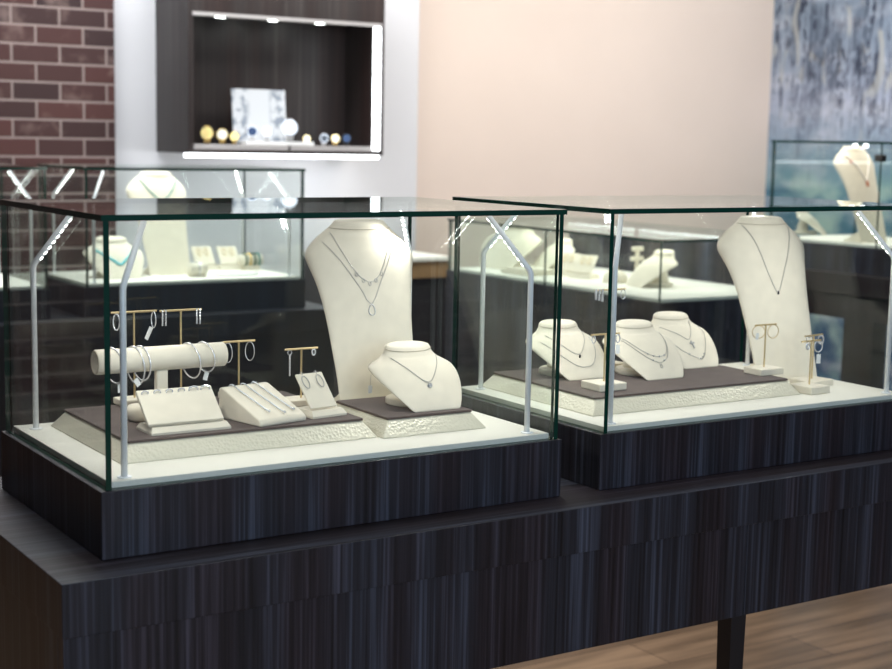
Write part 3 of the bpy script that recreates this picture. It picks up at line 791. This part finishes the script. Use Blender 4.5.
# ------------------------------------------------------------------ low counter case in the middle distance
ctr = thing('display_counter', 'dark counter in the middle distance carrying the low glass case', 'counter', (2.45, 2.92, 0), -PI/2)
finish('body', B(0, 1.29, 0, .62, .06, .8982), 'wood', ctr)
finish('toe_kick', B(.03, 1.26, .04, .60, 0, .0596), 'black', ctr)
low = showcase('low glass counter case in the middle distance, full of cream displays', (2.45, 2.92, ZT), W=1.29, D=.62, H=.205, rz=-PI/2, posts=False, back='wood', joints=(.645,))
for x0, x1 in ((.98, 1.24), (.50, .94), (.05, .46)):
    finish('light_tube', B(x0, x1, .56, .578, .172, .184, bev=.003), 'ledsoft', low)
c4 = []
zl = ZT+.0102
bb = make_bust('small cream bust nearest the end pane inside the low counter case', (2.66, 2.02, zl), 'small', rz=-1.75, group=bg); bb.scale = (1.15, 1.15, 1.2)
bb = make_bust('large pale bust at the far end of the low counter case', (2.60, 2.80, zl), 'small', rz=-1.2, group=bg); bb.scale = (1.5, 1.4, 1.65)
bb = make_bust('small cream bust beside the slanted cards in the low counter case', (2.72, 2.68, zl), 'small', rz=-1.7, group=bg); bb.scale = (1.1, 1.1, 1.15)
small_card('slanted cream card in the low counter case, first of two', 2.66, 2.44, zl, -1.2, 1.2)
small_card('slanted cream card in the low counter case, second of two', 2.66, 2.33, zl, -1.2, 1.2)
tr = thing('display_tray', 'flat cream tray lying in the low counter case', 'tray', (2.60, 2.58, zl), 0)
finish('tray_base', B(-.07, .09, -.10, .08, .0003, .012, bev=.003), 'cream', tr)
finish('tray_pad', B(-.06, .08, -.09, .07, .0125, .020, bev=.003), 'cream', tr)
pd = thing('ring_mound', 'round cream mound beside the forked stand in the low counter case', 'ring display', (2.70, 2.17, zl))
bm = bmesh.new(); loft(bm, [[(r*math.cos(2*PI*i/24), r*math.sin(2*PI*i/24), z) for i in range(24)] for r, z in ((.045, .0003), (.046, .012), (.040, .030), (.024, .042), (.006, .046))]); finish('mound', bm, 'cream', pd, smooth=True)
bm = bmesh.new(); tube(bm, [(.012*math.cos(2*PI*i/16), .0, .052+.010*math.sin(2*PI*i/16)) for i in range(16)], .002, 6, True); finish('ring_band', bm, 'gold', pd, smooth=True)
fs = thing('earring_stand', 'forked cream earring stand in the low counter case', 'earring stand', (2.80, 2.17, zl))
bm = bmesh.new(); disc(bm, 0, 0, .0003, .012, .028, .028, .003); finish('base', bm, 'cream', fs, smooth=True)
bm = bmesh.new(); tube(bm, [(0, 0, .0125), (0, 0, .075)], .008, 10); finish('pole', bm, 'cream', fs, smooth=True)
bm = bmesh.new(); box(bm, -.028, .028, -.008, .008, .0755, .092, bev=.003); box(bm, -.024, .024, -.008, .008, .112, .128, bev=.003); box(bm, -.006, .006, -.006, .006, .091, .113); finish('crossbars', bm, 'cream', fs)

# oak fronted cabinet far behind
ck = thing('cabinet', 'far cabinet with a light oak drawer front below the white wall', 'cabinet', (2.55, 3.42, 0))
finish('body', B(-.25, .24, .022, .45, 0, .985), 'black_wood', ck)
finish('oak_drawer', B(-.25, .24, 0, .0215, .915, .990, bev=.003), 'oak', ck)
finish('worktop', B(-.26, .25, -.01, .46, .9904, 1.006), 'deck', ck)

struct('dark_reflection_wall', B(-2.4, -2.3, -2.5, 3.93, 0, 3.1), 'black_wood')  # added out of view so the left pane mirrors dark instead of brick

# ------------------------------------------------------------------ right hand case before the mural
rt = thing('display_table', 'dark display table before the blue mural wall', 'table', (3.65, 2.37, 0), -PI/2)
finish('tabletop', B(-.05, 1.7, -.04, .60, .955, 1.033, bev=.0015), 'wood_niche', rt)
finish('apron_panel', B(-.03, 1.68, -.02, .02, .86, .9546), 'wood_niche', rt)
finish('apron_panel', B(-.03, 1.68, .56, .58, .86, .9546), 'wood_niche', rt)
for x in (-.02, .47, 1.55):
    finish('leg_panel', B(x, x+.125, -.015, .06, 0, .8596), 'wood_niche', rt)
    finish('leg_panel', B(x, x+.125, .50, .55, 0, .8596), 'wood_niche', rt)
case_e = showcase('glass case before the blue mural, holding a tall bust with a coral necklace', (3.65, 2.37, 1.137), W=1.45, rz=-PI/2, posts=False, lamp=False, joints=(.565,), hp=.1036)
finish('pane_clip', B(.545, .585, -.006, .016, .325, .352, bev=.003), 'black', case_e)
for px, py in ((.29, .17), (.345, .17)):
    bm = bmesh.new(); disc(bm, px, py, .378, .3905, .008, .008, .002, 16); finish('puck_light', bm, 'ledsoft', case_e, smooth=True)
b = make_bust('tall cream bust with the coral and pearl necklace before the mural', (3.80, 1.935, 1.1475), 'tall', rz=.05, group=bg); b.scale = (1.0, 1.0, 1.06)
nk = make_necklace('pearl necklace with coral drops on the bust before the mural', b, 'tall',
    [([(-.075, .315), (-.045, .290), (-.015, .250), (.008, .225), (.022, .250), (.040, .285), (.055, .318)], [])], r=.0042, mat='pearl_bead'); nk.scale = b.scale
bm = bmesh.new()
for x, z in ((-.060, .297), (.008, .222), (.009, .212)):
    ball(bm, on_bust(TALL, x, z)+Vector((0, -.005, -.004)), .0055, 8)
finish('coral_drop', bm, 'coral', nk, smooth=True)
b = make_bust('low cream bust lying toward the far end before the mural', (3.98, 2.36, 1.1475), 'small', rz=.6, group=bg)

# ------------------------------------------------------------------ wall niche with watches
nb = thing('wall_cabinet', 'dark wood wall cabinet with lit open front on the white wall', 'wall cabinet', (1.66, 3.648, 1.440))
Wn, Dn, Hn = .912, .350, .80
finish('side_panel', B(0, .022, 0, Dn, 0, Hn), 'wood_niche', nb)
finish('side_panel', B(Wn-.012, Wn, 0, Dn, 0, Hn), 'wood_niche', nb)
finish('back_panel', B(.0225, Wn-.0125, Dn-.02, Dn, 0, Hn), 'wood_niche', nb)
finish('bottom_panel', B(.0225, Wn-.0125, .0, Dn-.0205, .0, .014), 'wood_niche', nb)
finish('valance', B(.0225, Wn-.0125, .0, .03, .568, Hn), 'wood_niche', nb)
finish('top_panel', B(.0225, Wn-.0125, .0305, Dn-.0205, .575, .60), 'wood_niche', nb)
finish('light_strip', B(-.012, Wn-.022, -.006, .022, -.016, -.0006, bev=.003), 'ledsoft', nb)
finish('light_strip', B(Wn-.032, Wn-.0126, .006, .042, .020, .556, bev=.003), 'ledsoft', nb)
finish('trim_strip', B(.018, Wn-.013, -.004, .020, .553, .5675), 'grey_block', nb)
for x in (.195, .435, .66):
    bm = bmesh.new(); disc(bm, x, .12, .5605, .5748, .022, .022, .003, 20); finish('puck_light', bm, 'led', nb, smooth=True)
def gblock(x0, x1, label):
    o = finish('display_block', B(-(x1-x0)/2, (x1-x0)/2, -.10, .10, .0003, .022, bev=.002), 'grey_block', loc=(1.66+(x0+x1)/2, 3.648+.125, 1.4543)); tag(o, label, 'display block')
gblock(.026, .462, 'grey display slab in the wall cabinet under the gold watches'); gblock(.475, .868, 'grey display slab in the wall cabinet under the steel watches')
zb = 1.4768
o = finish('display_block', B(-.16, .16, -.04, .04, .0003, .016, bev=.002), 'white_block', loc=(1.66+.43, 3.72, zb)); tag(o, 'long white block under the silver watches in the wall cabinet', 'display block')
o = finish('display_card', B(-.125, .125, -.004, .004, .0, .235), 'card', loc=(2.05, 3.795, zb+.001), rot=(-.10, 0, 0)); tag(o, 'white display card with grey damask pattern in the wall cabinet', 'card')
def watch(label, x, y, z, band, dial, s=1.0, rz=-.4):
    t = thing('watch', label, 'watch', (x, y, z), rz, 'watches in the wall cabinet')
    bm = bmesh.new()
    for k in range(20):
        a = 2*PI*k/20; mt = Matrix.Translation((0, .022*s*math.cos(a), (.028+.026*math.sin(a))*s)) @ Matrix.Rotation(a, 4, 'X')
        box(bm, -.010*s, .010*s, -.0016*s, .0016*s, -.0046*s, .0046*s, bev=.0008, mtx=mt)
    finish('band', bm, band, t)
    bm = bmesh.new(); q = Matrix.Translation((0, -.0235*s, .034*s)) @ Matrix.Rotation(PI/2, 4, 'X')
    bmesh.ops.create_cone(bm, cap_ends=True, segments=24, radius1=.021*s, radius2=.019*s, depth=.009*s, matrix=q); finish('case', bm, band, t)
    bm = bmesh.new(); q = Matrix.Translation((0, -.0292*s, .034*s)) @ Matrix.Rotation(PI/2, 4, 'X')
    bmesh.ops.create_cone(bm, cap_ends=True, segments=24, radius1=.016*s, radius2=.016*s, depth=.001, matrix=q); finish('dial', bm, dial, t)
ws = [(1.782, 'yellow_gold', 'yellow_gold', 1.35, 'gold watch at the near end of the wall cabinet'), (1.85, 'yellow_gold', 'porcelain', 1.2, 'gold watch with pale dial, second in the wall cabinet row'),
      (1.906, 'yellow_gold', 'yellow_gold', 1.0, 'small gold watch beside the white block'), (1.972, 'silver', 'navy', 1.15, 'silver watch with dark dial before the damask card'),
      (2.04, 'silver', 'porcelain', 1.15, 'silver watch before the middle of the damask card'), (2.145, 'silver', 'porcelain', 1.7, 'large silver watch at the edge of the damask card'),
      (2.245, 'yellow_gold', 'porcelain', .85, 'small gold watch past the damask card'), (2.33, 'silver', 'dark_stone', .95, 'steel watch with black dial on the second slab'),
      (2.385, 'yellow_gold', 'porcelain', .95, 'two-tone watch on the second slab'), (2.44, 'black', 'navy', 1.0, 'black watch nearest the bright light strip')]
for x, bnd, dl, s, lab in ws:
    on = 1.93 < x < 2.24
    watch(lab, x, 3.712 if on else 3.745, zb + (.0165 if on else 0)+.0008, bnd, dl, s)

# ------------------------------------------------------------------ lights
def area(name, loc, target, sx, sy, e, col):
    l = bpy.data.lights.new(name, 'AREA'); l.shape = 'RECTANGLE'; l.size = sx; l.size_y = sy; l.energy = e; l.color = col
    o = bpy.data.objects.new(name, l); C.objects.link(o); o.location = loc
    o.rotation_euler = (Vector(target)-Vector(loc)).to_track_quat('-Z', 'Y').to_euler(); return o
area('ceiling_panel', (.9, .2, 3.0), (.9, .2, 0), 2.4, 1.2, 20, (1, .97, .93))
area('ceiling_panel_rear', (1.0, 3.0, 3.0), (1.0, 3.3, 0), 2.5, .8, 75, (.97, .98, 1))
area('peach_wash', (3.2, 2.2, 2.95), (3.5, 4.2, 1.5), 1.4, .6, 42, (1, .95, .90))
area('mural_wash', (4.5, 2.6, 2.95), (5.3, 3.3, 1.3), .5, 1.5, 34, (.95, .97, 1))
area('shop_window', (-.2, -4.8, 2.1), (.8, 0, .8), 2.4, 1.8, 100, (.68, .82, 1))
area('second_row_led', (1.33, 3.03, 1.385), (1.33, 3.0, 1), .6, .3, .75, (.95, 1, .92))
area('second_row_led', (.39, 3.03, 1.385), (.39, 3.0, 1), .6, .3, .75, (.95, 1, .92))
area('low_case_led', (2.78, 2.28, 1.19), (2.78, 2.28, 1), .2, 1.0, 1.0, (1, .98, .86))
area('mural_case_led', (3.86, 1.95, 1.525), (3.9, 1.95, 1), .3, .7, 1.0, (1, .90, .76))
area('niche_led', (2.1, 3.76, 1.985), (2.1, 3.76, 1), .6, .12, .6, (1, .97, .92))
area('niche_under_led', (2.1, 3.66, 1.415), (2.0, 3.95, 0.9), .85, .03, 2.2, (.96, .98, 1))
w = bpy.data.worlds.new('room_ambient'); scene.world = w; w.use_nodes = True
bgn = w.node_tree.nodes['Background']; bgn.inputs[0].default_value = (.72, .82, 1, 1); bgn.inputs[1].default_value = .13

# ------------------------------------------------------------------ camera
cam = bpy.data.cameras.new('camera'); co = bpy.data.objects.new('camera', cam); C.objects.link(co)
yaw, pitch, roll_ = .5699, .1311, .0190
fw = Vector((math.sin(yaw)*math.cos(pitch), math.cos(yaw)*math.cos(pitch), -math.sin(pitch)))
r0 = Vector((math.cos(yaw), -math.sin(yaw), 0)); u0 = r0.cross(fw)
r_ = r0*math.cos(roll_)+u0*math.sin(roll_); u_ = -r0*math.sin(roll_)+u0*math.cos(roll_)
co.matrix_world = Matrix.Translation((-.7139, -2.0215, ZT+.5146)) @ Matrix((r_, u_, -fw)).transposed().to_4x4()
cam.sensor_fit = 'HORIZONTAL'; cam.sensor_width = 36; cam.lens = 1478.5*36/892; cam.clip_start = .05; cam.clip_end = 60
cam.dof.use_dof = True; cam.dof.focus_distance = 2.6; cam.dof.aperture_fstop = 5.0
scene.camera = co
scene.view_settings.view_transform = 'Standard'; scene.view_settings.look = 'None'
scene.view_settings.exposure = 0; scene.view_settings.gamma = 1
scene.cycles.transparent_max_bounces = 48; scene.cycles.max_bounces = 10
scene.cycles.glossy_bounces = 5
scene.cycles.caustics_reflective = False; scene.cycles.caustics_refractive = False
scene.cycles.sample_clamp_indirect = 6
